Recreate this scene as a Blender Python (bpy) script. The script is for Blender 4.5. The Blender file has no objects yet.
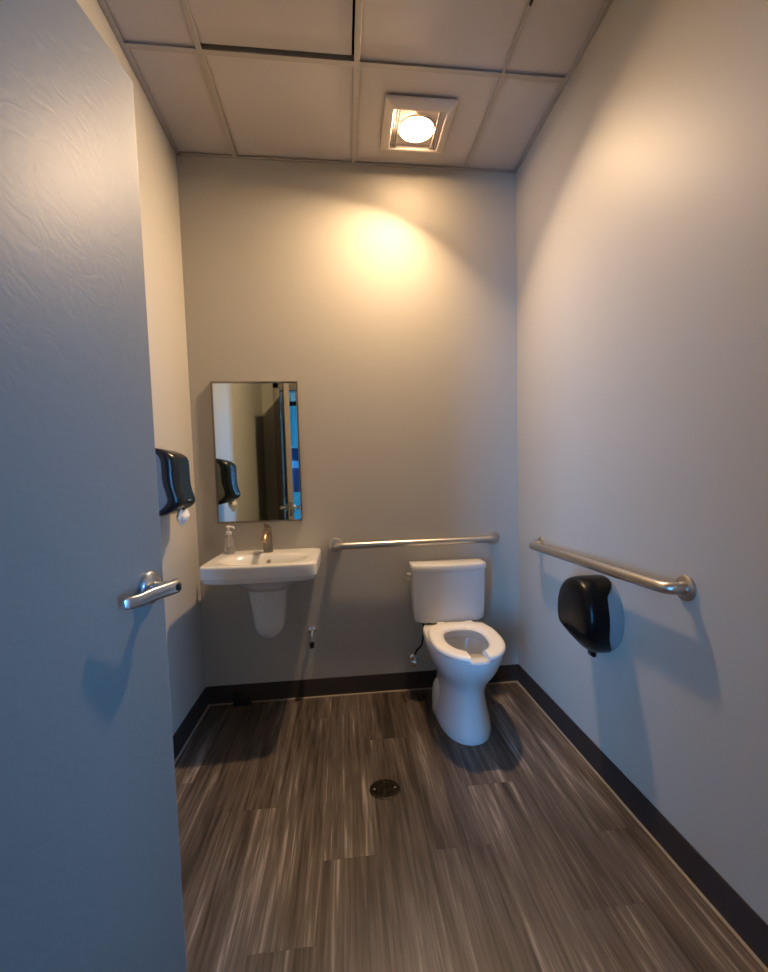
import bpy, bmesh, math, random
from mathutils import Vector, Matrix
random.seed(4)
PI = math.pi
W, H = 1.7973, 2.8978            # room width and ceiling height (m); back wall is y = 0
YF = -2.35                       # inner face of the wall with the doorway
scn = bpy.context.scene
C = scn.collection

# ------------------------------------------------------------------ materials
def mat(name, color, rough=.5, metal=0, spec=.5, coat=0, bump=None, trans=0, ior=1.45):
    m = bpy.data.materials.new(name); m.use_nodes = True
    nt = m.node_tree; b = nt.nodes['Principled BSDF']
    b.inputs['Base Color'].default_value = (*color, 1)
    b.inputs['Roughness'].default_value = rough
    b.inputs['Metallic'].default_value = metal
    b.inputs['Specular IOR Level'].default_value = spec
    b.inputs['Coat Weight'].default_value = coat
    b.inputs['Coat Roughness'].default_value = .08
    b.inputs['Transmission Weight'].default_value = trans
    b.inputs['IOR'].default_value = ior
    if bump:
        scale, strength, dist = bump[:3]
        stretch = bump[3] if len(bump) > 3 else (1, 1, 1)
        tc = nt.nodes.new('ShaderNodeTexCoord'); mp = nt.nodes.new('ShaderNodeMapping')
        mp.inputs['Scale'].default_value = stretch
        n = nt.nodes.new('ShaderNodeTexNoise'); n.inputs['Scale'].default_value = scale
        n.inputs['Detail'].default_value = 4; n.inputs['Distortion'].default_value = bump[4] if len(bump) > 4 else 0
        bp = nt.nodes.new('ShaderNodeBump'); bp.inputs['Strength'].default_value = strength
        bp.inputs['Distance'].default_value = dist
        nt.links.new(tc.outputs['Object'], mp.inputs['Vector']); nt.links.new(mp.outputs[0], n.inputs['Vector'])
        nt.links.new(n.outputs['Fac'], bp.inputs['Height']); nt.links.new(bp.outputs[0], b.inputs['Normal'])
    return m

def mottle(m, c1, c2, scale=6):
    nt = m.node_tree; b = nt.nodes['Principled BSDF']
    tc = nt.nodes.new('ShaderNodeTexCoord'); n = nt.nodes.new('ShaderNodeTexNoise')
    n.inputs['Scale'].default_value = scale; n.inputs['Detail'].default_value = 5
    r = nt.nodes.new('ShaderNodeValToRGB')
    r.color_ramp.elements[0].position = .35; r.color_ramp.elements[0].color = (*c1, 1)
    r.color_ramp.elements[1].position = .65; r.color_ramp.elements[1].color = (*c2, 1)
    nt.links.new(tc.outputs['Object'], n.inputs['Vector']); nt.links.new(n.outputs['Fac'], r.inputs[0])
    nt.links.new(r.outputs[0], b.inputs['Base Color'])
    return m

M = {}
M['wall'] = mat('satin_greige_wall_paint', (.465, .442, .388), .5, spec=.3, bump=(220, .12, .002))
M['hall'] = mat('hall_wall_paint', (.42, .39, .34), .6)
M['base'] = mat('dark_grey_vinyl_baseboard', (.036, .029, .027), .55, spec=.25)
M['bead'] = mat('tan_caulk', (.27, .22, .16), .6)
M['tile'] = mottle(mat('vinyl_ceiling_tile', (.5, .45, .41), .6, spec=.3), (.50, .455, .42), (.53, .485, .45), 3)
M['tbar'] = mat('ceiling_grid_metal', (.40, .36, .32), .5)
M['mframe'] = mat('dark_nickel_frame', (.26, .22, .18), .3, 1)
M['door'] = mat('grey_door_paint', (.145, .152, .142), .5, spec=.25, bump=(15, .12, .006, (1, 1, 1.6), 2.5))
M['dooredge'] = mat('brown_door_edge', (.30, .25, .21), .5)
M['frame'] = mat('door_frame_paint', (.30, .27, .235), .4)
M['porc'] = mat('white_porcelain', (.70, .70, .69), .22, coat=.25)
M['seat'] = mat('white_plastic_seat', (.86, .84, .80), .25)
M['water'] = mat('toilet_water', (.80, .83, .82), .02, trans=.6, ior=1.33)
M['chrome'] = mat('polished_chrome', (.78, .79, .80), .12, 1)
M['satin'] = mat('satin_chrome_lever', (.62, .64, .67), .26, 1)
M['steel'] = mat('brushed_stainless_steel', (.55, .52, .48), .33, 1, bump=(300, .08, .001))
M['nickel'] = mat('brushed_nickel', (.38, .30, .21), .28, 1)
M['black'] = mat('glossy_black_smoked_plastic', (.003, .0035, .004), .28, spec=.2)
M['smoke'] = mat('smoked_plastic', (.007, .012, .016), .24, spec=.5)
M['housing'] = mat('grey_plastic_housing', (.22, .24, .25), .45)
M['paper'] = mat('white_paper', (.8, .78, .72), .8)
M['rubber'] = mat('black_rubber', (.006, .006, .006), .7)
M['darkmetal'] = mottle(mat('tarnished_bronze_drain', (.03, .024, .018), .45, .6), (.006, .005, .004), (.035, .028, .018), 90)
M['clear'] = mat('clear_plastic', (.93, .94, .95), .05, trans=.9, ior=1.3)
M['soap'] = mat('soap_liquid', (.75, .74, .78), .1, trans=.6, ior=1.33)
M['white'] = mat('white_plastic', (.78, .77, .74), .35)
M['lampwhite'] = mat('ivory_fixture_plastic', (.66, .58, .52), .4)
M['mirror'] = mat('mirror_silver', (.62, .67, .62), .015, 1)
M['navy'] = mat('navy_panel', (.01, .02, .09), .5)
M['pale'] = mat('pale_blue_band', (.2, .45, .7), .5)
M['plenum'] = mat('dark_plenum', (.02, .02, .02), .9)

def emit(name, color, strength):
    m = bpy.data.materials.new(name); m.use_nodes = True
    b = m.node_tree.nodes['Principled BSDF']
    b.inputs['Base Color'].default_value = (.8, .8, .8, 1)
    b.inputs['Emission Color'].default_value = (*color, 1)
    b.inputs['Emission Strength'].default_value = strength
    return m
M['bulb'] = emit('lit_lamp_lens', (1, .66, .37), 75)

def pane_mat():
    m = bpy.data.materials.new('clear_window_glass'); m.use_nodes = True
    nt = m.node_tree; nt.nodes.remove(nt.nodes['Principled BSDF']); out = nt.nodes['Material Output']
    t = nt.nodes.new('ShaderNodeBsdfTransparent'); t.inputs[0].default_value = (.93, .97, .98, 1)
    g = nt.nodes.new('ShaderNodeBsdfGlossy'); g.inputs['Roughness'].default_value = .02
    f = nt.nodes.new('ShaderNodeFresnel'); mx = nt.nodes.new('ShaderNodeMixShader')
    nt.links.new(f.outputs[0], mx.inputs[0]); nt.links.new(t.outputs[0], mx.inputs[1]); nt.links.new(g.outputs[0], mx.inputs[2])
    nt.links.new(mx.outputs[0], out.inputs[0]); return m
M['pane'] = pane_mat()

M['dim_pane'] = M['pane'].copy(); M['dim_pane'].name = 'sky_dimming_glass'  # darkening added so the sky does not blow out in the mirror
for n_ in M['dim_pane'].node_tree.nodes:
    if n_.type == 'BSDF_TRANSPARENT': n_.inputs[0].default_value = (.05, .09, .09, 1)

def floor_mat():
    m = bpy.data.materials.new('grey_brown_vinyl_planks'); m.use_nodes = True
    nt = m.node_tree; L = nt.links.new; b = nt.nodes['Principled BSDF']
    tc = nt.nodes.new('ShaderNodeTexCoord'); at = nt.nodes.new('ShaderNodeAttribute'); at.attribute_name = 'seed'
    at.attribute_type = 'GEOMETRY'
    def noise(scale3, sc, detail, dist, rough=.6):
        mp = nt.nodes.new('ShaderNodeMapping'); mp.inputs['Scale'].default_value = scale3
        n = nt.nodes.new('ShaderNodeTexNoise'); n.noise_dimensions = '4D'
        n.inputs['Scale'].default_value = sc; n.inputs['Detail'].default_value = detail
        n.inputs['Roughness'].default_value = rough; n.inputs['Distortion'].default_value = dist
        ml = nt.nodes.new('ShaderNodeMath'); ml.operation = 'MULTIPLY'; ml.inputs[1].default_value = 37
        L(at.outputs['Fac'], ml.inputs[0]); L(ml.outputs[0], n.inputs['W'])
        L(tc.outputs['Object'], mp.inputs['Vector']); L(mp.outputs[0], n.inputs['Vector']); return n.outputs['Fac']
    broad = noise((1, .10, 1), 13, 3, .5)
    fine = noise((1, .035, 1), 75, 4, .6, .6)
    hair = noise((1, .02, 1), 260, 2, .2)
    def mth(op, a, b_):
        n = nt.nodes.new('ShaderNodeMath'); n.operation = op
        for i, s in enumerate((a, b_)):
            if isinstance(s, (int, float)): n.inputs[i].default_value = s
            else: L(s, n.inputs[i])
        return n.outputs[0]
    s = mth('ADD', mth('MULTIPLY', broad, .45), mth('ADD', mth('MULTIPLY', fine, .42), mth('MULTIPLY', hair, .13)))
    s = mth('ADD', s, mth('MULTIPLY', mth('SUBTRACT', at.outputs['Fac'], .5), .06))
    r = nt.nodes.new('ShaderNodeValToRGB'); e = r.color_ramp.elements
    e[0].position = .405; e[0].color = (.030, .022, .018, 1)
    e[1].position = .625; e[1].color = (.29, .25, .22, 1)
    x = e.new(.47); x.color = (.068, .053, .043, 1)
    x = e.new(.56); x.color = (.125, .102, .085, 1)
    L(s, r.inputs[0]); L(r.outputs[0], b.inputs['Base Color'])
    b.inputs['Roughness'].default_value = .4; b.inputs['Specular IOR Level'].default_value = .45
    bp = nt.nodes.new('ShaderNodeBump'); bp.inputs['Strength'].default_value = .15; bp.inputs['Distance'].default_value = .002
    L(s, bp.inputs['Height']); L(bp.outputs[0], b.inputs['Normal'])
    return m
M['floor'] = floor_mat()

# ------------------------------------------------------------------ geometry helpers
def box(bm, x0, x1, y0, y1, z0, z1, bev=0, seg=2):
    r = bmesh.ops.create_cube(bm, size=1)
    vs = r['verts']
    for v in vs:
        v.co = Vector(((x0+x1)/2 + v.co.x*(x1-x0), (y0+y1)/2 + v.co.y*(y1-y0), (z0+z1)/2 + v.co.z*(z1-z0)))
    if bev:
        es = list({e for v in vs for e in v.link_edges})
        bmesh.ops.bevel(bm, geom=es, offset=bev, segments=seg, profile=.5, affect='EDGES')

def loft(bm, rings, cap0=True, cap1=True, closed=True):
    R = [[bm.verts.new(p) for p in r] for r in rings]
    n = len(R[0])
    for a, b in zip(R, R[1:]):
        for i in range(n if closed else n-1):
            j = (i+1) % n
            try: bm.faces.new((a[i], a[j], b[j], b[i]))
            except ValueError: pass
    if cap0: bm.faces.new(list(reversed(R[0])))
    if cap1: bm.faces.new(R[-1])
    return R

def tube(bm, pts, rad, n=16, caps=True):
    pts = [Vector(p) for p in pts]
    rads = rad if isinstance(rad, (list, tuple)) else [rad]*len(pts)
    rings = []; up = None
    for i, p in enumerate(pts):
        t = (pts[min(i+1, len(pts)-1)] - pts[max(i-1, 0)]).normalized()
        if up is None:
            up = Vector((0, 0, 1)) if abs(t.z) < .9 else Vector((1, 0, 0))
        up = (up - t*up.dot(t)).normalized(); s = t.cross(up)
        rings.append([p + (up*math.cos(a) + s*math.sin(a))*rads[i] for a in [2*PI*k/n for k in range(n)]])
    loft(bm, rings, caps, caps)

def lathe(bm, prof, origin, axis=(0, 0, 1), n=32):
    """prof: (radius, height) pairs along the axis"""
    ax = Vector(axis).normalized(); o = Vector(origin)
    u = Vector((1, 0, 0)) if abs(ax.x) < .9 else Vector((0, 1, 0))
    u = (u - ax*u.dot(ax)).normalized(); w = ax.cross(u)
    rings = [[o + ax*h + (u*math.cos(a) + w*math.sin(a))*max(r, 1e-4) for a in [2*PI*k/n for k in range(n)]] for r, h in prof]
    loft(bm, rings)

def arc(p0, p1, p2, n=10):
    """quadratic curve through the corner p1"""
    p0, p1, p2 = map(Vector, (p0, p1, p2))
    return [(1-t)**2*p0 + 2*t*(1-t)*p1 + t*t*p2 for t in [i/n for i in range(n+1)]]

def obj(name, bm, m, parent=None, smooth=True, sub=0, bevel=0):
    bmesh.ops.remove_doubles(bm, verts=bm.verts, dist=1e-6)
    bmesh.ops.recalc_face_normals(bm, faces=bm.faces)
    me = bpy.data.meshes.new(name); bm.to_mesh(me); bm.free()
    me.materials.append(m)
    o = bpy.data.objects.new(name, me); C.objects.link(o)
    if smooth:
        for p in me.polygons: p.use_smooth = True
        me.set_sharp_from_angle(angle=math.radians(38))
    if bevel:
        md = o.modifiers.new('bevel', 'BEVEL'); md.width = bevel; md.segments = 3; md.limit_method = 'ANGLE'
    if sub:
        md = o.modifiers.new('sub', 'SUBSURF'); md.levels = sub; md.render_levels = sub
    if parent is not None:
        o.parent = parent
        root = parent
        mw = Matrix.Identity(4)
        while root is not None:
            mw = root.matrix_basis @ mw if root.parent is None else root.matrix_parent_inverse @ root.matrix_basis @ mw
            root = root.parent
        o.matrix_parent_inverse = wm(parent).inverted()
    return o

def wm(o):
    m = o.matrix_basis.copy()
    if o.parent is not None:
        m = wm(o.parent) @ o.matrix_parent_inverse @ m
    return m

def thing(name, label, cat, loc, group=None):
    o = bpy.data.objects.new(name, None); C.objects.link(o); o.location = loc
    o.empty_display_size = .1
    o.matrix_basis = Matrix.Translation(loc)
    o['label'] = label; o['category'] = cat
    if group: o['group'] = group
    return o

def tag(o, label, cat, group=None):
    o['label'] = label; o['category'] = cat
    if group: o['group'] = group
    return o

def struct(name, bm, m, parent=None, **k):
    o = obj(name, bm, m, parent, **k)
    if parent is None: o['kind'] = 'structure'
    return o
B = bmesh.new

# ------------------------------------------------------------------ floor: one mesh, one face per plank
bm = B(); lay = None
PW, X0 = .184, -.047
starts = {0: -.7, 1: -.1, 2: -.9, 3: -.255, 4: -1.178, 5: -.50, 6: -1.188, 7: -.89, 8: -.26, 9: -1.19}
Y_S = -4.7
seeds = []
for k in range(-41, 21):
    xa, xb = X0 + PW*k, X0 + PW*(k+1)
    s = starts.get(k, -random.random()*1.2)
    cuts = []
    y = s
    while y < .2: y += 1.2
    while y > Y_S - 1.2: cuts.append(y); y -= 1.2
    for a, b_ in zip(cuts, cuts[1:]):
        ya, yb = min(a, .1), max(b_, Y_S)
        if ya <= yb: continue
        g = .0005
        vs = [bm.verts.new(p) for p in ((xa+g, yb+g, 0), (xb-g, yb+g, 0), (xb-g, ya-g, 0), (xa+g, ya-g, 0))]
        bm.faces.new(vs); seeds.append(random.random())
# dark underlay seen in the hairline joints, plus slab thickness
box(bm, -7.6, 3.7, Y_S, .1, -.06, -.0012); seeds += [0]*6
me = bpy.data.meshes.new('floor'); bm.to_mesh(me); bm.free()
at = me.attributes.new('seed', 'FLOAT', 'FACE')
for i, s in enumerate(seeds): at.data[i].value = s
me.materials.append(M['floor'])
fl = bpy.data.objects.new('floor', me); C.objects.link(fl); fl['kind'] = 'structure'

# ------------------------------------------------------------------ walls
T = .12
bm = B(); box(bm, -T, W+T, 0, T, -.02, 3.1); struct('wall_back', bm, M['wall'], smooth=False)
bm = B(); box(bm, -T, 0, YF-T, 0, -.02, 3.1); struct('wall_left', bm, M['wall'], smooth=False)
bm = B(); box(bm, W, W+T, YF-T, 0, -.02, 3.1); struct('wall_right', bm, M['wall'], smooth=False)
JL, JR, JT = .165, 1.19, 2.17     # doorway in the front wall
bm = B()
box(bm, 0, JL, YF-T, YF, -.02, 3.1)
box(bm, JR, W, YF-T, YF, -.02, 3.1)
box(bm, JL, JR, YF-T, YF, JT, 3.1)
struct('wall_front', bm, M['wall'], smooth=False)
# steel door frame
bm = B()
box(bm, JL, JL+.012, YF-T-.012, YF+.012, 0, JT, .002)
box(bm, JR-.02, JR, YF-T-.012, YF+.012, 0, JT, .002)
box(bm, JL, JR, YF-T-.012, YF+.012, JT-.02, JT, .002)
for xa, xb in ((JL-.05, JL+.003), (JR-.003, JR+.05)):
    for ya, yb in ((YF, YF+.014), (YF-T-.014, YF-T)):
        box(bm, xa, xb, ya, yb, 0, JT+.05, .002)
for ya, yb in ((YF, YF+.014), (YF-T-.014, YF-T)):
    box(bm, JL-.05, JR+.05, ya, yb, JT-.003, JT+.05, .002)
box(bm, JR-.036, JR-.02, YF-.085, YF-.05, 0, JT-.02)
struct('trim_1', bm, M['frame'])

# baseboards with a lip at the foot, and the thin caulk bead in front of them
def baseboard(name, p0, p1, nrm):
    p0, p1, nrm = Vector(p0), Vector(p1), Vector(nrm)
    prof = [(0, 0), (.013, 0), (.0125, .004), (.009, .012), (.007, .022), (.007, .097), (.005, .102), (0, .102)]
    bm = B(); loft(bm, [[p + nrm*d + Vector((0, 0, z)) for d, z in prof] for p in (p0, p1)])
    o = struct(name, bm, M['base'])
    bm = B(); prof = [(.0128, .0), (.020, .0), (.0185, .003), (.0128, .0055)]
    loft(bm, [[p + nrm*d + Vector((0, 0, z)) for d, z in prof] for p in (p0, p1)])
    obj('caulk_bead', bm, M['bead'], o)
baseboard('baseboard_back', (0, 0, 0), (W, 0, 0), (0, -1, 0))
baseboard('baseboard_left', (0, 0, 0), (0, YF, 0), (1, 0, 0))
baseboard('baseboard_right', (W, 0, 0), (W, YF, 0), (-1, 0, 0))

# ------------------------------------------------------------------ ceiling: grid + lay-in tiles
bm = B(); box(bm, -T, W+T, YF-T, T, 3.02, 3.05); ceil = struct('ceiling', bm, M['plenum'], smooth=False)
GX = [.2908, .9004, 1.51]; GY = [-.6057, -1.2153, -1.825]
bm = B()
hw = .012
for x in GX: 
    w_ = hw if x < 1.5 else .007
    box(bm, x-w_, x+w_, YF, 0, H, H+.004, .0008, 1); box(bm, x-.0015, x+.0015, YF, 0, H+.004, H+.035)
for y in GY:
    box(bm, 0, W, y-hw, y+hw, H-.0006, H+.0036, .0008, 1); box(bm, 0, W, y-.0015, y+.0015, H+.004, H+.035)
# wall angle
box(bm, 0, .019, YF, 0, H-.001, H+.004); box(bm, W-.019, W, YF, 0, H-.001, H+.004)
box(bm, 0, W, -.012, 0, H-.001, H+.004); box(bm, 0, W, YF, YF+.019, H-.001, H+.004)
box(bm, 0, .002, YF, 0, H-.001, H+.03); box(bm, W-.002, W, YF, 0, H-.001, H+.03); box(bm, 0, W, -.002, 0, H-.001, H+.03)
obj('ceiling_grid', bm, M['tbar'], ceil)
xs = [0] + GX + [W]; ys = [0] + GY + [YF]
LX0, LX1, LY0, LY1 = 1.045, 1.34, -.452, -.145   # hole for the fan light
for i in range(4):
    for j in range(4):
        xa, xb, yb, ya = xs[i], xs[i+1], ys[j], ys[j+1]
        g = .003; z0 = H+.011
        bm = B()
        if i == 2 and j == 0:
            box(bm, xa+g, LX0, ya+g, yb-g, z0, z0+.012); box(bm, LX1, xb-g, ya+g, yb-g, z0, z0+.012)
            box(bm, LX0, LX1, ya+g, LY0, z0, z0+.012); box(bm, LX0, LX1, LY1, yb-g, z0, z0+.012)
        elif i == 1 and j == 1:      # the tile that sits askew and leaves a dark gap
            box(bm, xa+.004, xb-.021, ya+.004, yb-.026, z0-.001, z0+.012, .001)
        else:
            box(bm, xa+g, xb-g, ya+g, yb-g, z0, z0+.012, .001)
        obj('ceiling_tile', bm, M['tile'], ceil, smooth=False)

# ------------------------------------------------------------------ guessed hall behind the camera, its windows placed to supply the daylight
HB, HL, HR = Y_S, -7.6, 3.7
bm = B(); box(bm, HL-T, HL, HB-T, YF-T, -.02, 3.1); struct('wall_hall_left', bm, M['hall'], smooth=False)
bm = B(); box(bm, HR, HR+T, HB-T, YF-T, -.02, 3.1); struct('wall_hall_right', bm, M['hall'], smooth=False)
bm = B(); box(bm, HL-T, -T, YF-T, YF-T+.1, -.02, 3.1); box(bm, W+T, HR+T, YF-T, YF-T+.1, -.02, 3.1)
struct('wall_hall_front', bm, M['hall'], smooth=False)
bm = B(); box(bm, HL-T, HR+T, HB-T, YF-T, H, H+.1); struct('ceiling_hall', bm, M['tile'], smooth=False)
WZ0, WZ1, fw = .12, 2.42, .05
WINS = [(-7.4, -.85, 4), (-.12, .33, 1), (2.15, 3.1, 1)]  # side openings guessed and sized to steer daylight; middle one shows in the mirror
bm = B()
xs_ = [HL] + [v for w_ in WINS for v in w_[:2]] + [HR]
for xa, xb in zip(xs_[::2], xs_[1::2]): box(bm, xa, xb, HB-T, HB, -.02, H)
for xa, xb, _n in WINS:
    box(bm, xa, xb, HB-T, HB, -.02, WZ0); box(bm, xa, xb, HB-T, HB, WZ1, H)
struct('wall_hall_back', bm, M['hall'], smooth=False)
for i, (wa, wb, n_) in enumerate(WINS):
    bm = B(); fy0, fy1 = HB-.09, HB-.03
    box(bm, wa, wb, fy0, fy1, WZ0, WZ0+fw, .003); box(bm, wa, wb, fy0, fy1, WZ1-fw, WZ1, .003)
    mul = [wa + (wb-fw-wa)*k/n_ for k in range(n_+1)]
    for x in mul: box(bm, x, x+fw, fy0, fy1, WZ0+fw, WZ1-fw, .003)
    win = struct('window_%d' % (i+1), bm, M['darkmetal'])
    for xa, xb in zip(mul, mul[1:]):
        bm = B(); box(bm, xa+fw, xb, HB-.064, HB-.058, WZ0+fw, WZ1-fw); obj('pane', bm, M['dim_pane' if i == 1 else 'pane'], win, smooth=False)
    ld = bpy.data.lights.new('window_portal', 'AREA'); ld.shape = 'RECTANGLE'; ld.size = wb-wa; ld.size_y = WZ1-WZ0
    ld.cycles.is_portal = True
    lo = bpy.data.objects.new('window_portal', ld); C.objects.link(lo)
    lo.location = ((wa+wb)/2, HB-.14, (WZ0+WZ1)/2); lo.rotation_euler = (PI/2, 0, 0)
t = thing('stand_in_panel', 'blue panel standing in for an unidentified dark shape before bright window, seen in the mirror', 'panel', (.10, HB+.06, 1.06))  # board, band and cords stand in for an unidentified dark shape
bm = B(); box(bm, .03, .22, HB+.05, HB+.07, 1.06, 1.72, .004); obj('board', bm, M['navy'], t)
bm = B(); box(bm, .034, .216, HB+.068, HB+.073, 1.42, 1.53, .002); obj('band', bm, M['pale'], t)
bm = B()
for x in (.05, .2): tube(bm, [(x, HB+.06, 1.715), (x, HB+.06, H)], .003, 8)
obj('cord', bm, M['rubber'], t)

# ------------------------------------------------------------------ open door with lever set
# door frame of reference: origin at hinge corner, u runs along the leaf to its free edge, n out of the seen face
EDGE = Vector((.363, -1.4756, 0)); DIR = Vector((.026, .185, 0)).normalized(); NRM = Vector((DIR.y, -DIR.x, 0))
DW = .885; ORG = EDGE - DIR*DW
DM = Matrix(((DIR.x, NRM.x, 0, ORG.x), (DIR.y, NRM.y, 0, ORG.y), (0, 0, 1, 0), (0, 0, 0, 1)))
def dobj(name, bm, m, parent=None, **k):
    bmesh.ops.transform(bm, matrix=DM, verts=bm.verts); return obj(name, bm, m, parent, **k)
DH = 2.104
bm = B(); box(bm, 0, DW-.0015, -.043, 0, .005, DH, .0015)
door = dobj('door_1', bm, M['door'], None); door['kind'] = 'structure'
bm = B(); box(bm, DW-.0015, DW, -.042, -.001, .006, DH-.001); dobj('door_edge', bm, M['dooredge'], door)
bm = B(); box(bm, DW-.0005, DW+.0012, -.036, -.008, .93, 1.05, .0005); fp = dobj('latch_plate', bm, M['satin'], door)
bm = B(); box(bm, DW, DW+.011, -.029, -.015, .975, 1.005, .003); dobj('latch_bolt', bm, M['satin'], fp)
for z in (.22, 1.05, 1.9):
    bm = B(); lathe(bm, [(0, 0), (.006, 0), (.007, .003), (.007, .098), (.006, .101), (0, .101)], (-.012, -.045, z), n=14)
    box(bm, -.008, .0, -.045, -.006, z, z+.1); dobj('hinge', bm, M['satin'], door)
uh, zh = DW-.068, .996
def lever(side):
    s = side; base = 0 if s > 0 else -.043
    bm = B()
    lathe(bm, [(0, 0), (.0355, 0), (.0365, .002), (.0365, .009), (.034, .0125), (.027, .0155), (.018, .017), (0, .017)], (uh, base, zh), (0, s, 0), 40)
    rose = dobj('door_handle', bm, M['satin'], door)
    bm = B(); lathe(bm, [(0, .015), (.0135, .015), (.0125, .022), (.0115, .036), (.0135, .042), (0, .042)], (uh, base, zh), (0, s, 0), 28)
    dobj('neck', bm, M['satin'], rose)
    bm = B()
    # flat-sided lever: hub barrel then an arm running towards the hinges, curling back to the door at its tip
    sec = []
    path = [(.022, .055, .0145, .011), (.012, .0575, .0150, .0120), (0, .058, .0150, .0125), (-.02, .056, .0148, .0115), (-.045, .052, .0142, .0095), (-.07, .047, .0135, .0085),
            (-.098, .042, .013, .0075), (-.122, .036, .0125, .0065), (-.131, .031, .012, .0055), (-.135, .029, .009, .0030)]
    for du, dn, hz, hn in path:
        ring = []
        for k in range(20):
            a = 2*PI*k/20; c, sn = math.cos(a), math.sin(a)
            ring.append((uh+du + (hn*.3*(c) if 0 else 0), base + s*(dn + hn*math.copysign(abs(c)**.6, c)), zh - (.003 if du < -.09 else 0) + hz*math.copysign(abs(sn)**.6, sn)))
        sec.append(ring)
    loft(bm, sec); arm = dobj('lever', bm, M['satin'], rose)
    bm = B(); lathe(bm, [(0, 0), (.0085, 0), (.0085, .0025), (.007, .003), (0, .003)], (uh, base+s*.069, zh), (0, s, 0), 24)
    if s > 0: dobj('keyhole', bm, M['darkmetal'], rose)
    else: bm.free()
lever(1); lever(-1)

# ------------------------------------------------------------------ toilet
TX = 1.346
def egg(hw_, yf, yb, z, n=48, back=2.0, pw=2.2):
    """closed ring: rounded front at yf, squarer at the back yb"""
    ym = yb + (yf-yb)*.42
    r = []
    for k in range(n):
        a = 2*PI*k/n; c, s = math.cos(a), math.sin(a)     # a=0 -> +x, a=90 -> front
        p = 2/pw if s > 0 else 2/(back+1.2)
        x = math.copysign(abs(c)**p, c)*hw_
        ly = (yf-ym) if s > 0 else (ym-yb)
        y = ym + math.copysign(abs(s)**p, s)*ly
        r.append((TX+x, y, z))
    return r
t = thing('toilet', 'white two-piece toilet with open-front seat standing at the back wall', 'toilet', (TX, -.35, 0))
bm = B()
rings = [egg(.130, -.622, -.13, 0), egg(.133, -.626, -.12, .012), egg(.128, -.621, -.12, .045), egg(.113, -.60, -.12, .11), egg(.103, -.59, -.12, .18),
         egg(.106, -.598, -.12, .225), egg(.122, -.62, -.12, .265), egg(.146, -.662, -.115, .305), egg(.163, -.698, -.10, .345), egg(.174, -.721, -.09, .38), egg(.178, -.732, -.088, .405),
         egg(.1785, -.735, -.088, .424), egg(.174, -.730, -.09, .432), egg(.161, -.717, -.10, .434)]
# rim, then the hollow of the bowl
def inner(hw_, yf, yb, z): return egg(hw_, yf, yb, z, back=1.0, pw=2.0)
rings += [inner(.128, -.675, -.295, .434), inner(.120, -.667, -.303, .428), inner(.120, -.667, -.303, .405), inner(.126, -.675, -.295, .395), inner(.112, -.655, -.31, .34),
          inner(.088, -.61, -.34, .29), inner(.060, -.55, -.37, .25), inner(.045, -.51, -.39, .20), inner(.03, -.48, -.41, .17)]
loft(bm, rings); bowl = obj('bowl', bm, M['porc'], t)
bm = B(); loft(bm, [inner(.0845, -.603, -.344, .284), inner(.0845, -.603, -.344, .2845)]); obj('water', bm, M['water'], bowl)
# rounded trapway bulge at the back of the foot
for s in (-1, 1):
    bm = B()
    loft(bm, [[(TX + s*(.085 + .052*k*max(math.cos(a), -.2)*1.0), -.27 - math.sin(a)*.10*k, z) for a in [2*PI*q/24 for q in range(24)]]
              for z, k in ((0, .98), (.008, 1.0), (.06, .98), (.10, .94), (.13, .86), (.15, .70), (.163, .45), (.168, .15))])
    obj('trapway', bm, M['porc'], bowl)
def tank_ring(hw_, yf, yb, z, bow=.040, n=9, r=.022):
    pts = []
    # back edge left -> right, right side, bowed front right -> left, left side
    pts += [(TX-hw_+.012, yb, z), (TX-hw_*.5, yb, z), (TX, yb, z), (TX+hw_*.5, yb, z), (TX+hw_-.012, yb, z), (TX+hw_-.002, yb-.004, z), (TX+hw_, yb-.012, z)]
    pts += [(TX+hw_, yb+(yf-yb)*.5, z), (TX+hw_, yf+bow+.02, z)]
    for k in range(13):
        u = 1-2*k/12
        x = u*(hw_-.004); y = yf + bow*abs(u)**2.1
        pts.append((TX+x, y + (.006 if abs(u) > .99 else 0), z))
    pts += [(TX-hw_, yf+bow+.02, z), (TX-hw_, yb+(yf-yb)*.5, z), (TX-hw_, yb-.012, z), (TX-hw_+.002, yb-.004, z)]
    return pts
bm = B()
TY = -.022
loft(bm, [tank_ring(.160, -.185, TY, .436), tank_ring(.186, -.200, TY, .442), tank_ring(.194, -.206, TY, .458), tank_ring(.197, -.209, TY, .52),
          tank_ring(.2005, -.214, TY, .70), tank_ring(.201, -.215, TY, .722)])
tank = obj('tank', bm, M['porc'], t)
bm = B()
loft(bm, [tank_ring(.2015, -.216, TY, .722), tank_ring(.205, -.221, TY+.003, .724), tank_ring(.2065, -.223, TY+.004, .731), tank_ring(.2065, -.223, TY+.004, .750), tank_ring(.203, -.219, TY+.001, .757), tank_ring(.194, -.210, TY-.006, .7595)])
obj('tank_lid', bm, M['porc'], t)
bm = B()
tube(bm, [(TX-.202, -.12, .700), (TX-.222, -.12, .700)], .009, 16)
lathe(bm, [(.0, 0), (.013, .001), (.014, .006), (.011, .010), (0, .011)], (TX-.219, -.12, .700), (-1, 0, 0), 20)
tube(bm, [(TX-.226, -.12, .700), (TX-.228, -.135, .699), (TX-.228, -.16, .696), (TX-.227, -.19, .693)], [.007, .007, .006, .007], 12)
obj('flush_lever', bm, M['chrome'], tank)
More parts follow.
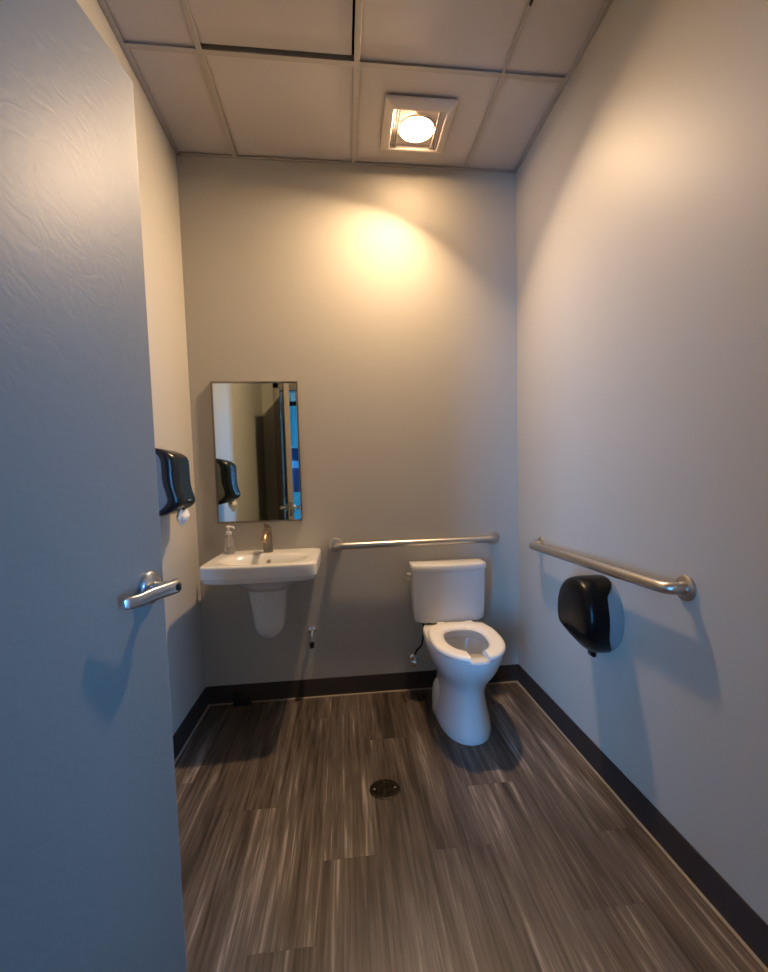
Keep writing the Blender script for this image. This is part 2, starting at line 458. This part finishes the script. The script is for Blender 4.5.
# seat (open front)
def seat_pt(a, hw_, yf, yb, z, pw):
    ym = yb + (yf-yb)*.46; c, s = math.cos(a), math.sin(a)
    p = 2/pw if s > 0 else 2/(pw+.9)
    return Vector((TX + math.copysign(abs(c)**p, c)*hw_, ym + math.copysign(abs(s)**p, s)*((yf-ym) if s > 0 else (ym-yb)), z))
bm = B(); rings = []
N = 72
for k in range(N+1):
    f = k/N
    # start just right of the front gap, run round the back to just left of it
    ao = PI/2 - .225 - f*(2*PI - .45)
    ai = PI/2 - .36 - f*(2*PI - .72)
    O = lambda d, z: seat_pt(ao, .172-d, -.752+d, -.232-d, z, 2.15)
    I = lambda d, z: seat_pt(ai, .099+d, -.660-d, -.335+d, z, 2.0)
    rings.append([O(.004, .438), O(0, .444), O(.001, .452), O(.006, .458), O(.016, .461), I(.022, .4605), I(.010, .457), I(.003, .451), I(0, .444), I(.004, .438)])
loft(bm, rings); seat = obj('seat', bm, M['seat'], t)
for s in (-1, 1):
    bm = B(); box(bm, TX+s*.075-.022, TX+s*.075+.022, -.245, -.212, .433, .456, .006, 3); obj('seat_hinge', bm, M['seat'], seat)
    for yy, dx in ((-.30, .145), (-.62, .128)):
        bm = B(); box(bm, TX+s*dx-.012, TX+s*dx+.012, yy-.02, yy+.02, .4335, .439, .002); obj('seat_bumper', bm, M['white'], seat)

# the bowl sits a touch skew to the wall
t_rot = Matrix.Translation((TX+.013, -.2, 0)) @ Matrix.Rotation(math.radians(-1.6), 4, 'Z') @ Matrix.Translation((-TX, .2, 0))
for o_ in (bowl, seat):
    o_.matrix_parent_inverse = o_.matrix_parent_inverse @ t_rot

# shut-off valve and supply hose for the toilet
t = thing('shutoff_valve', 'small chrome shut-off valve on the back wall left of the toilet', 'valve', (1.166, 0, .183))
bm = B(); lathe(bm, [(0, 0), (.028, 0), (.027, .003), (.018, .009), (.010, .011), (0, .011)], (1.166, -.0005, .183), (0, -1, 0), 24); obj('escutcheon', bm, M['chrome'], t)
bm = B(); tube(bm, [(1.166, -.008, .183), (1.166, -.052, .183)], .008, 14); tube(bm, [(1.166, -.045, .176), (1.166, -.045, .222)], .009, 14)
tube(bm, [(1.166, -.040, .183), (1.166, -.060, .183)], .013, 16); obj('valve_body', bm, M['chrome'], t)
bm = B(); lathe(bm, [(0, 0), (.014, 0), (.019, .004), (.019, .010), (.012, .014), (0, .015)], (1.156, -.060, .178), (-.3, -1, -.1), 20); obj('knob', bm, M['chrome'], t)
bm = B(); tube(bm, arc((1.166, -.045, .215), (1.170, -.045, .245), (1.195, -.048, .262)) + arc((1.195, -.048, .262), (1.218, -.052, .28), (1.218, -.052, .434))[1:], .0058, 10)
tag(obj('supply_hose', bm, M['rubber']), 'dark hose rising from the shut-off valve to the toilet tank', 'hose')

# ------------------------------------------------------------------ wall-hung sink
SX = .396
def rr(hw_, yf, yb, z, p=9, n=64, bow=.0):
    cy = (yf+yb)/2; hy = abs(yf-yb)/2; r = []
    for k in range(n):
        a = 2*PI*k/n; c, s = math.cos(a), math.sin(a)
        x = math.copysign(abs(c)**(2/p), c)*hw_; y = -math.copysign(abs(s)**(2/p), s)*hy
        if y < 0: y -= bow*(1-(x/hw_)**2)*min(1, -y/hy)
        r.append((SX+x, cy+y, z))
    return r
t = thing('wall_sink', 'white wall-hung ceramic sink with half pedestal below the mirror', 'sink', (SX, 0, .42))
bm = B(); F = -.485
rings = [rr(.10, -.30, -.02, .685, 3), rr(.125, -.34, -.012, .712, 3), rr(.165, -.385, -.008, .738, 3.2), rr(.205, -.425, -.004, .757, 4), rr(.245, F+.018, -.001, .766, 7, bow=.012), rr(.252, F+.008, -.001, .770, 9, bow=.014),
         rr(.256, F+.004, -.001, .778, 12, bow=.015), rr(.2565, F+.003, -.001, .789, 14, bow=.015), rr(.262, F, -.001, .793, 14, bow=.016), rr(.263, F, -.001, .84, 14, bow=.016),
         rr(.261, F+.002, -.001, .847, 14, bow=.016), rr(.256, F+.007, -.004, .851, 14, bow=.016), rr(.240, F+.022, -.03, .851, 9, bow=.014),
         rr(.215, -.445, -.12, .850, 4, bow=.006), rr(.203, -.438, -.145, .848, 2.6), rr(.195, -.432, -.152, .840, 2.4), rr(.183, -.42, -.162, .815, 2.3),
         rr(.155, -.395, -.175, .775, 2.2), rr(.11, -.355, -.20, .745, 2.1), rr(.06, -.31, -.235, .732, 2), rr(.022, -.285, -.255, .729, 2)]
loft(bm, rings); basin = obj('basin', bm, M['porc'], t)
bm = B(); lathe(bm, [(0, 0), (.022, 0), (.022, .002), (.017, .004), (.015, .0015), (0, .0015)], (SX, -.27, .7295), n=24); obj('sink_drain', bm, M['chrome'], basin)
bm = B(); lathe(bm, [(0, 0), (.011, 0), (.010, .003), (.006, .003), (.005, .001), (0, .001)], (SX, -.163, .812), (0, -.93, .36), 18); obj('overflow_hole', bm, M['chrome'], basin)
# half pedestal (shroud)
SXs = SX; 
def sh(hw_, yf, z): return [(x-.012, y, z_) for x, y, z_ in rr(hw_, yf, -.001, z, 2.6)]
bm = B()
loft(bm, [sh(max(.079*math.sin(a), .003), -.15-.086*math.sin(a), .496-.094*math.cos(a)) for a in [PI/2*q/9 for q in range(10)]]
     + [sh(.086, -.25, .56), sh(.094, -.268, .64), sh(.102, -.285, .70), sh(.104, -.29, .715)])
obj('half_pedestal', bm, M['porc'], t)
bm = B(); box(bm, SX+.16, SX+.185, -.06, -.02, .742, .768, .004); obj('mounting_bracket', bm, M['rubber'], t)

# faucet
FX, FY, FZ = .382, -.082, .851
t = thing('faucet', 'brushed nickel single-lever faucet on the rim of the sink', 'faucet', (FX, FY, FZ))
bm = B()
def fr(cx, cy, hx, hy, z, tilt=0):
    return [(cx+math.copysign(abs(math.cos(a))**.7, math.cos(a))*hx, cy+math.copysign(abs(math.sin(a))**.7, math.sin(a))*hy, z + tilt*math.sin(a)*hy) for a in [2*PI*k/28 for k in range(28)]]
loft(bm, [fr(FX, FY, .026, .027, FZ), fr(FX, FY, .0262, .027, FZ+.004), fr(FX, FY, .0235, .0245, FZ+.008), fr(FX, FY, .0235, .0245, FZ+.05), fr(FX, FY-.002, .0225, .024, FZ+.095), fr(FX, FY-.003, .0215, .023, FZ+.118), fr(FX, FY-.003, .016, .018, FZ+.126)])
obj('faucet_body', bm, M['nickel'], t)
bm = B()
sp = arc((FX, FY-.01, FZ+.098), (FX, FY-.085, FZ+.125), (FX, FY-.118, FZ+.068), 12)
rings = []
for i, p in enumerate(sp):
    tt = (sp[min(i+1, 12)]-sp[max(i-1, 0)]).normalized(); nn = Vector((0, -tt.z, tt.y))
    rings.append([p + Vector((1, 0, 0))*math.cos(a)*.0165*(1-.12*i/12) + nn*math.sin(a)*.0115 for a in [2*PI*k/20 for k in range(20)]])
loft(bm, rings); obj('spout', bm, M['nickel'], t)
bm = B()
rings = []
for i, (dy, dz, hx, hz) in enumerate(((.018, .126, .017, .004), (.008, .134, .0175, .006), (-.012, .140, .0165, .006), (-.035, .146, .0135, .005), (-.055, .153, .0105, .0042), (-.068, .158, .008, .003))):
    rings.append([(FX+math.cos(a)*hx, FY+dy, FZ+dz+math.sin(a)*hz) for a in [2*PI*k/16 for k in range(16)]])
loft(bm, rings); tube(bm, [(FX, FY-.003, FZ+.122), (FX, FY-.003, FZ+.138)], .014, 20); obj('handle', bm, M['nickel'], t)

# soap pump bottle
bx, by, bz = .186, -.095, .852
t = thing('soap_bottle', 'clear plastic pump soap bottle on left back corner of the sink', 'bottle', (bx, by, bz))
bm = B(); lathe(bm, [(0, 0), (.025, 0), (.0275, .004), (.027, .02), (.0225, .055), (.0215, .075), (.019, .086), (.012, .094), (.0115, .102), (0, .102)], (bx, by, bz), n=28); obj('bottle_body', bm, M['clear'], t)
bm = B(); lathe(bm, [(0, .003), (.0235, .003), (.0245, .007), (.024, .02), (.0215, .035), (0, .0352)], (bx, by, bz), n=24); obj('liquid_soap', bm, M['soap'], t)
bm = B(); lathe(bm, [(0, .100), (.0135, .100), (.0138, .104), (.0138, .115), (.010, .118), (.0045, .119), (.0045, .134), (.010, .1345), (.0115, .138), (.0115, .144), (.009, .147), (0, .147)], (bx, by, bz), n=24)
tube(bm, [(bx, by, bz+.141), (bx+.02, by-.012, bz+.141), (bx+.03, by-.018, bz+.139), (bx+.033, by-.02, bz+.132)], [.006, .0045, .004, .0035], 12)
obj('pump', bm, M['white'], t)
bm = B(); tube(bm, [(bx, by, bz+.10), (bx-.004, by, bz+.008)], .002, 8); obj('dip_tube', bm, M['white'], t)

# ------------------------------------------------------------------ mirror
mx0, mx1, mz0, mz1 = .112, .5625, 1.005, 1.758
t = thing('mirror', 'rectangular mirror in thin metal frame on the wall above the sink', 'mirror', ((mx0+mx1)/2, 0, mz0))
bm = B(); fw = .009
box(bm, mx0, mx1, -.021, -.001, mz0, mz0+fw, .0015); box(bm, mx0, mx1, -.021, -.001, mz1-fw, mz1, .0015)
box(bm, mx0, mx0+fw, -.021, -.001, mz0+fw, mz1-fw, .0015); box(bm, mx1-fw, mx1, -.021, -.001, mz0+fw, mz1-fw, .0015)
obj('mirror_frame', bm, M['mframe'], t)
bm = B(); box(bm, mx0+fw-.001, mx1-fw+.001, -.016, -.002, mz0+fw-.001, mz1-fw+.001); obj('mirror_glass', bm, M['mirror'], t, smooth=False)

# ------------------------------------------------------------------ grab bars
def grab_bar(name, label, a, b, out):
    a, b, out = Vector(a), Vector(b), Vector(out); d = (b-a).normalized(); off = .060; r = .0190
    t = thing(name, label, 'grab bar', a, 'stainless grab bars on the walls')
    bm = B()
    pts = [a + out*.006, a + out*.02] + arc(a+out*.025, a+out*off, a+out*off+d*.045, 10) + arc(b+out*off-d*.045, b+out*off, b+out*.025, 10) + [b+out*.02, b+out*.006]
    tube(bm, pts, r, 24); obj('bar', bm, M['steel'], t)
    for p in (a, b):
        bm = B(); lathe(bm, [(0, 0), (.039, 0), (.0395, .002), (.039, .008), (.0355, .011), (.021, .0125), (0, .0125)], p, out, 36)
        obj('flange', bm, M['steel'], t)
    return t
grab_bar('grab_bar', 'brushed steel grab bar on the back wall above the toilet tank', (.739, 0, .862), (1.640, 0, .868), (0, -1, 0))
grab_bar('grab_bar', 'brushed steel grab bar on the right wall over the black roll dispenser', (W, -.322, .866), (W, -1.360, .878), (-1, 0, 0))

# ------------------------------------------------------------------ black dispenser on the left wall
t = thing('towel_dispenser', 'black curved dispenser with white paper tip on left wall beside the door', 'dispenser', (0, -.487, 1.08))
DY, hwD = -.487, .105
#        z      cover front depth, cover edge depth
prof = [(1.375, .020, .0), (1.370, .050, .002), (1.358, .078, .020), (1.343, .098, .040), (1.325, .106, .049), (1.295, .107, .051), (1.255, .107, .051),
        (1.220, .109, .054), (1.190, .115, .062), (1.165, .123, .068), (1.148, .125, .066), (1.134, .120, .056), (1.122, .106, .044), (1.110, .084, .028), (1.098, .058, .010), (1.091, .036, .0)]
def section(fr_, ed, z, hw_, n=10):
    e1 = min(ed+.012, fr_-.004); ry = .038
    pts = [(ed, DY-hw_, z)]
    for k in range(n+1):
        a = PI/2*k/n; pts.append((e1+(fr_-e1)*math.sin(a)**.9, DY-hw_+ry*(1-math.cos(a)), z))
    for k in range(n+1):
        a = PI/2*(1-k/n); pts.append((e1+(fr_-e1)*math.sin(a)**.9, DY+hw_-ry*(1-math.cos(a)), z))
    pts.append((ed, DY+hw_, z)); return pts
bm = B(); loft(bm, [section(f, e, z, hwD - (.004 if i in (0, len(prof)-1) else 0)) for i, (z, f, e) in enumerate(prof)])
cov = obj('cover', bm, M['smoke'], t)
bm = B(); pr = prof[1:-1]
loft(bm, [[(.0005, DY-hwD+.004, z), (max(e+.004, .004), DY-hwD+.004, z), (max(e+.004, .004), DY+hwD-.004, z), (.0005, DY+hwD-.004, z)] for z, f, e in pr])
obj('back_housing', bm, M['housing'], t)
bm = B(); box(bm, .1235, .1265, DY-.03, DY-.012, 1.150, 1.156, .001); box(bm, .1235, .1265, DY-.006, DY+.01, 1.150, 1.156, .001)
obj('emblem', bm, M['housing'], t)
# crumpled paper tip
bm = B(); rings = []
for i, (z, r) in enumerate(((1.112, .020), (1.098, .026), (1.083, .030), (1.068, .024), (1.055, .015), (1.042, .005))):
    rings.append([(.088 + math.cos(a)*r*(.7+.35*math.sin(3*a+i*.6)), DY + math.sin(a)*r*(1.35+.35*math.cos(5*a+i)), z+.004*math.sin(4*a)) for a in [2*PI*k/30 for k in range(30)]])
loft(bm, rings); obj('paper_tip', bm, M['paper'], t)

# ------------------------------------------------------------------ black roll dispenser on the right wall
RY, RZ = -.915, .676
t = thing('toilet_paper_dispenser', 'round black toilet roll dispenser on the right wall under the grab bar', 'dispenser', (W, RY, .5))
def outline(k, n, sc=1.0):
    a = 2*PI*k/n; c, s = math.cos(a), math.sin(a)
    y = math.copysign(abs(c)**.86, c)*.142
    z = s*.148 if s > 0 else -abs(s)**1.0*.152
    if s < 0: y *= 1 - .12*abs(s)**3
    return y*sc, z*sc
n = 56
def edge_depth(z):      # where the cover edge runs: wall at top and foot, standing off in the middle
    u = (z-(.155))/.105
    top = 1/(1+math.exp((z-.115)*90)); bot = 1/(1+math.exp((-z-.105)*50))
    return .002 + .058*top*bot
rings = []
ring0 = []
for k in range(n):
    y, z = outline(k, n); ring0.append((W-edge_depth(z), RY+y, RZ+z))
rings = [ring0]
for d, sc, flat in ((.085, 1.0, 0), (.108, .985, 0), (.122, .955, 0), (.131, .90, 0), (.136, .80, 0), (.138, .6, 0), (.139, .3, 0)):
    ring = []
    for k in range(n):
        y, z = outline(k, n, sc)
        dd = d - max(0, -z-.055)*.62      # the front leans back towards the foot
        dd = max(dd, edge_depth(z)+.004)
        ring.append((W-dd, RY+y, RZ+z))
    rings.append(ring)
bm = B(); loft(bm, rings); cov = obj('cover', bm, M['black'], t)
bm = B(); loft(bm, [[(W-.0005, RY+outline(k, n, .965)[0], RZ+outline(k, n, .965)[1]) for k in range(n)], [(W-max(.003, edge_depth(outline(k, n)[1])+.002), RY+outline(k, n, .965)[0], RZ+outline(k, n, .965)[1]) for k in range(n)]])
obj('back_housing', bm, M['housing'], t)
bm = B(); box(bm, W-.058, W-.040, RY-.022, RY+.022, RZ-.172, RZ-.125, .007, 3); tab = obj('lock_tab', bm, M['black'], t)
bm = B(); lathe(bm, [(0, 0), (.005, 0), (.005, .0015), (0, .002)], (W-.058, RY, RZ-.160), (-1, 0, 0), 14); obj('lock', bm, M['chrome'], tab)
bm = B(); lathe(bm, [(0, 0), (.006, 0), (.006, .0015), (0, .002)], (W-.1215, RY+.05, RZ-.080), (-1, 0, -.5), 14); obj('rivet', bm, M['chrome'], t)

# ------------------------------------------------------------------ small wall stub below the sink, to its right
t = thing('pipe_stub', 'chrome pipe stub with black tip on back wall right of the sink', 'pipe', (.590, 0, .374))
bm = B(); lathe(bm, [(0, 0), (.022, 0), (.021, .003), (.013, .007), (0, .008)], (.592, -.0005, .385), (0, -1, 0), 24); obj('escutcheon', bm, M['chrome'], t)
bm = B(); tube(bm, [(.592, -.006, .385)] + arc((.592, -.02, .385), (.592, -.044, .385), (.592, -.044, .362)) + [(.591, -.044, .335)], .011, 14)
lathe(bm, [(0, 0), (.0155, 0), (.0155, .012), (0, .012)], (.591, -.044, .335), n=6); obj('elbow', bm, M['chrome'], t)
bm = B(); tube(bm, [(.591, -.044, .338), (.590, -.044, .318), (.589, -.045, .298)], [.012, .0135, .011], 14); obj('rubber_tip', bm, M['rubber'], t)

# ------------------------------------------------------------------ floor drain
t = thing('floor_drain', 'round dark metal drain grate set in the middle of the floor', 'drain', (.915, -.858, 0))
bm = B(); lathe(bm, [(0, .0002), (.0605, .0002), (.0605, .002), (.058, .0032), (.052, .0032), (.050, .0012), (0, .0012)], (.915, -.858, 0), n=40); obj('drain_ring', bm, M['darkmetal'], t)
bm = B()
for i in range(-4, 5):
    y = i*.011; hx = math.sqrt(max(.0495**2 - y*y, 0))
    for (xa, xb) in ((-hx, -.0025), (.0025, hx)):
        if xb-xa > .01: box(bm, .915+xa, .915+xb, -.858+y-.003, -.858+y+.003, .0012, .0036, .0006, 1)
box(bm, .9125, .9175, -.858-.049, -.858+.049, .0012, .0038)
obj('grate', bm, M['darkmetal'], t)
for s in (-1, 1):
    bm = B(); lathe(bm, [(0, 0), (.005, 0), (.004, .0015), (0, .0018)], (.915+s*.041, -.858, .0034), n=12); obj('screw', bm, M['steel'], t)

# small things on the floor along the back wall
bm = B(); vs = [[(.155, y, .001), (.248, y, .001), (.244, y, .018), (.205, y, .034), (.178, y, .066), (.158, y, .068)] for y in (-.052, -.0145)]
loft(bm, vs); tag(obj('door_wedge', bm, M['rubber'], bevel=.003), 'small black wedge on floor under the sink against the baseboard', 'wedge')
bm = B(); lathe(bm, [(0, 0), (.012, .0005), (.015, .006), (.010, .011), (0, .012)], (.497, -.035, .0005), n=10)
tag(obj('debris', bm, M['rubber']), 'tiny dark scrap on floor at the foot of the back wall', 'scrap')

# dark fitting at the ceiling seam
bm = B(); tube(bm, [(1.507, -.905, H-.0045), (1.507, -.96, H-.0045), (1.507, -1.02, H-.0045)], .0045, 10)
tag(obj('ceiling_clip', bm, M['rubber']), 'short thin black clip along the ceiling seam right of lamp', 'clip')

# ------------------------------------------------------------------ ceiling fan light
t = thing('ceiling_fan_light', 'square ceiling fan light with glowing warm lamp above the toilet', 'ceiling light', (1.192, -.298, H))
def sq(x0, x1, y0, y1, z, r=.012, n=6):
    pts = []
    for cx, cy, a0 in ((x1-r, y1-r, 0), (x0+r, y1-r, PI/2), (x0+r, y0+r, PI), (x1-r, y0+r, 1.5*PI)):
        for k in range(n+1):
            a = a0 + PI/2*k/n; pts.append((cx+r*math.cos(a), cy+r*math.sin(a), z))
    return pts
fx0, fx1, fy0_, fy1_ = 1.030, 1.354, -.468, -.132
bm = B()
i_ = .040
loft(bm, [sq(fx0, fx1, fy0_, fy1_, H), sq(fx0, fx1, fy0_, fy1_, H-.004), sq(fx0+.004, fx1-.004, fy0_+.004, fy1_-.004, H-.010),
          sq(fx0+i_-.006, fx1-i_+.006, fy0_+i_-.006, fy1_-i_+.006, H-.028), sq(fx0+i_, fx1-i_, fy0_+i_, fy1_-i_, H-.029), sq(fx0+i_+.004, fx1-i_-.004, fy0_+i_+.004, fy1_-i_-.004, H-.026),
          sq(fx0+i_+.004, fx1-i_-.004, fy0_+i_+.004, fy1_-i_-.004, H-.004)], cap0=False, cap1=True)
obj('housing_frame', bm, M['lampwhite'], t)
for side in (0, 1):
    bm = B()
    for k in range(3):
        x = fx0+i_+.012 + k*.0105 if side == 0 else fx1-i_-.012-k*.0105
        box(bm, x-.0022, x+.0022, fy0_+i_+.005, fy1_-i_-.005, H-.023, H-.004, .0008, 1)
    obj('air_grille', bm, M['lampwhite'], t)
bm = B(); lathe(bm, [(0, 0), (.088, 0), (.088, -.008), (.082, -.0085), (.082, -.004), (0, -.004)], (1.192, -.298, H-.010), n=40); obj('lamp_trim', bm, M['lampwhite'], t)
bm = B(); lathe(bm, [(.0815, -.003), (.080, -.0085), (.068, -.0125), (.040, -.016), (0, -.017)], (1.192, -.298, H-.010), n=40); obj('lamp_lens', bm, M['bulb'], t)

ll = bpy.data.lights.new('lamp_light', 'AREA'); ll.shape = 'DISK'; ll.size = .11; ll.energy = 51; ll.color = (1, .68, .40)
ll.spread = math.radians(150)
lob = bpy.data.objects.new('lamp_light', ll); C.objects.link(lob); lob.location = (1.192, -.300, H-.032); lob.rotation_euler = Vector((-.40, -.44, -1)).to_track_quat('-Z', 'Y').to_euler()
# ------------------------------------------------------------------ daylight: sky outside the hall window
w = bpy.data.worlds.new('sky'); scn.world = w; w.use_nodes = True
bg = w.node_tree.nodes['Background']; bg.inputs[0].default_value = (.135, .445, 1.0, 1); bg.inputs[1].default_value = 72.0
# ------------------------------------------------------------------ camera
cx, cy, cz, p, yw, r, f, ox, oy = .7918, -2.6256, 1.2229, -.0718, -.1169, -.0241, 468.3264, 15.2505, 26.4308
fwd = Vector((-math.sin(yw)*math.cos(p), math.cos(yw)*math.cos(p), math.sin(p)))
rt = Vector((math.cos(yw), math.sin(yw), 0)); up = rt.cross(fwd)
rt2 = math.cos(r)*rt + math.sin(r)*up; up2 = -math.sin(r)*rt + math.cos(r)*up
cd = bpy.data.cameras.new('camera'); co = bpy.data.objects.new('camera', cd); C.objects.link(co)
co.matrix_world = Matrix(((rt2.x, up2.x, -fwd.x, cx), (rt2.y, up2.y, -fwd.y, cy), (rt2.z, up2.z, -fwd.z, cz), (0, 0, 0, 1)))
cd.sensor_fit = 'HORIZONTAL'; cd.sensor_width = 36; cd.lens = 36*f/768
cd.shift_x = -ox/768; cd.shift_y = oy/768; cd.clip_start = .02
scn.camera = co
scn.view_settings.view_transform = 'Standard'; scn.view_settings.look = 'None'
scn.view_settings.exposure = 0; scn.view_settings.gamma = 1; scn.view_settings.use_curve_mapping = False
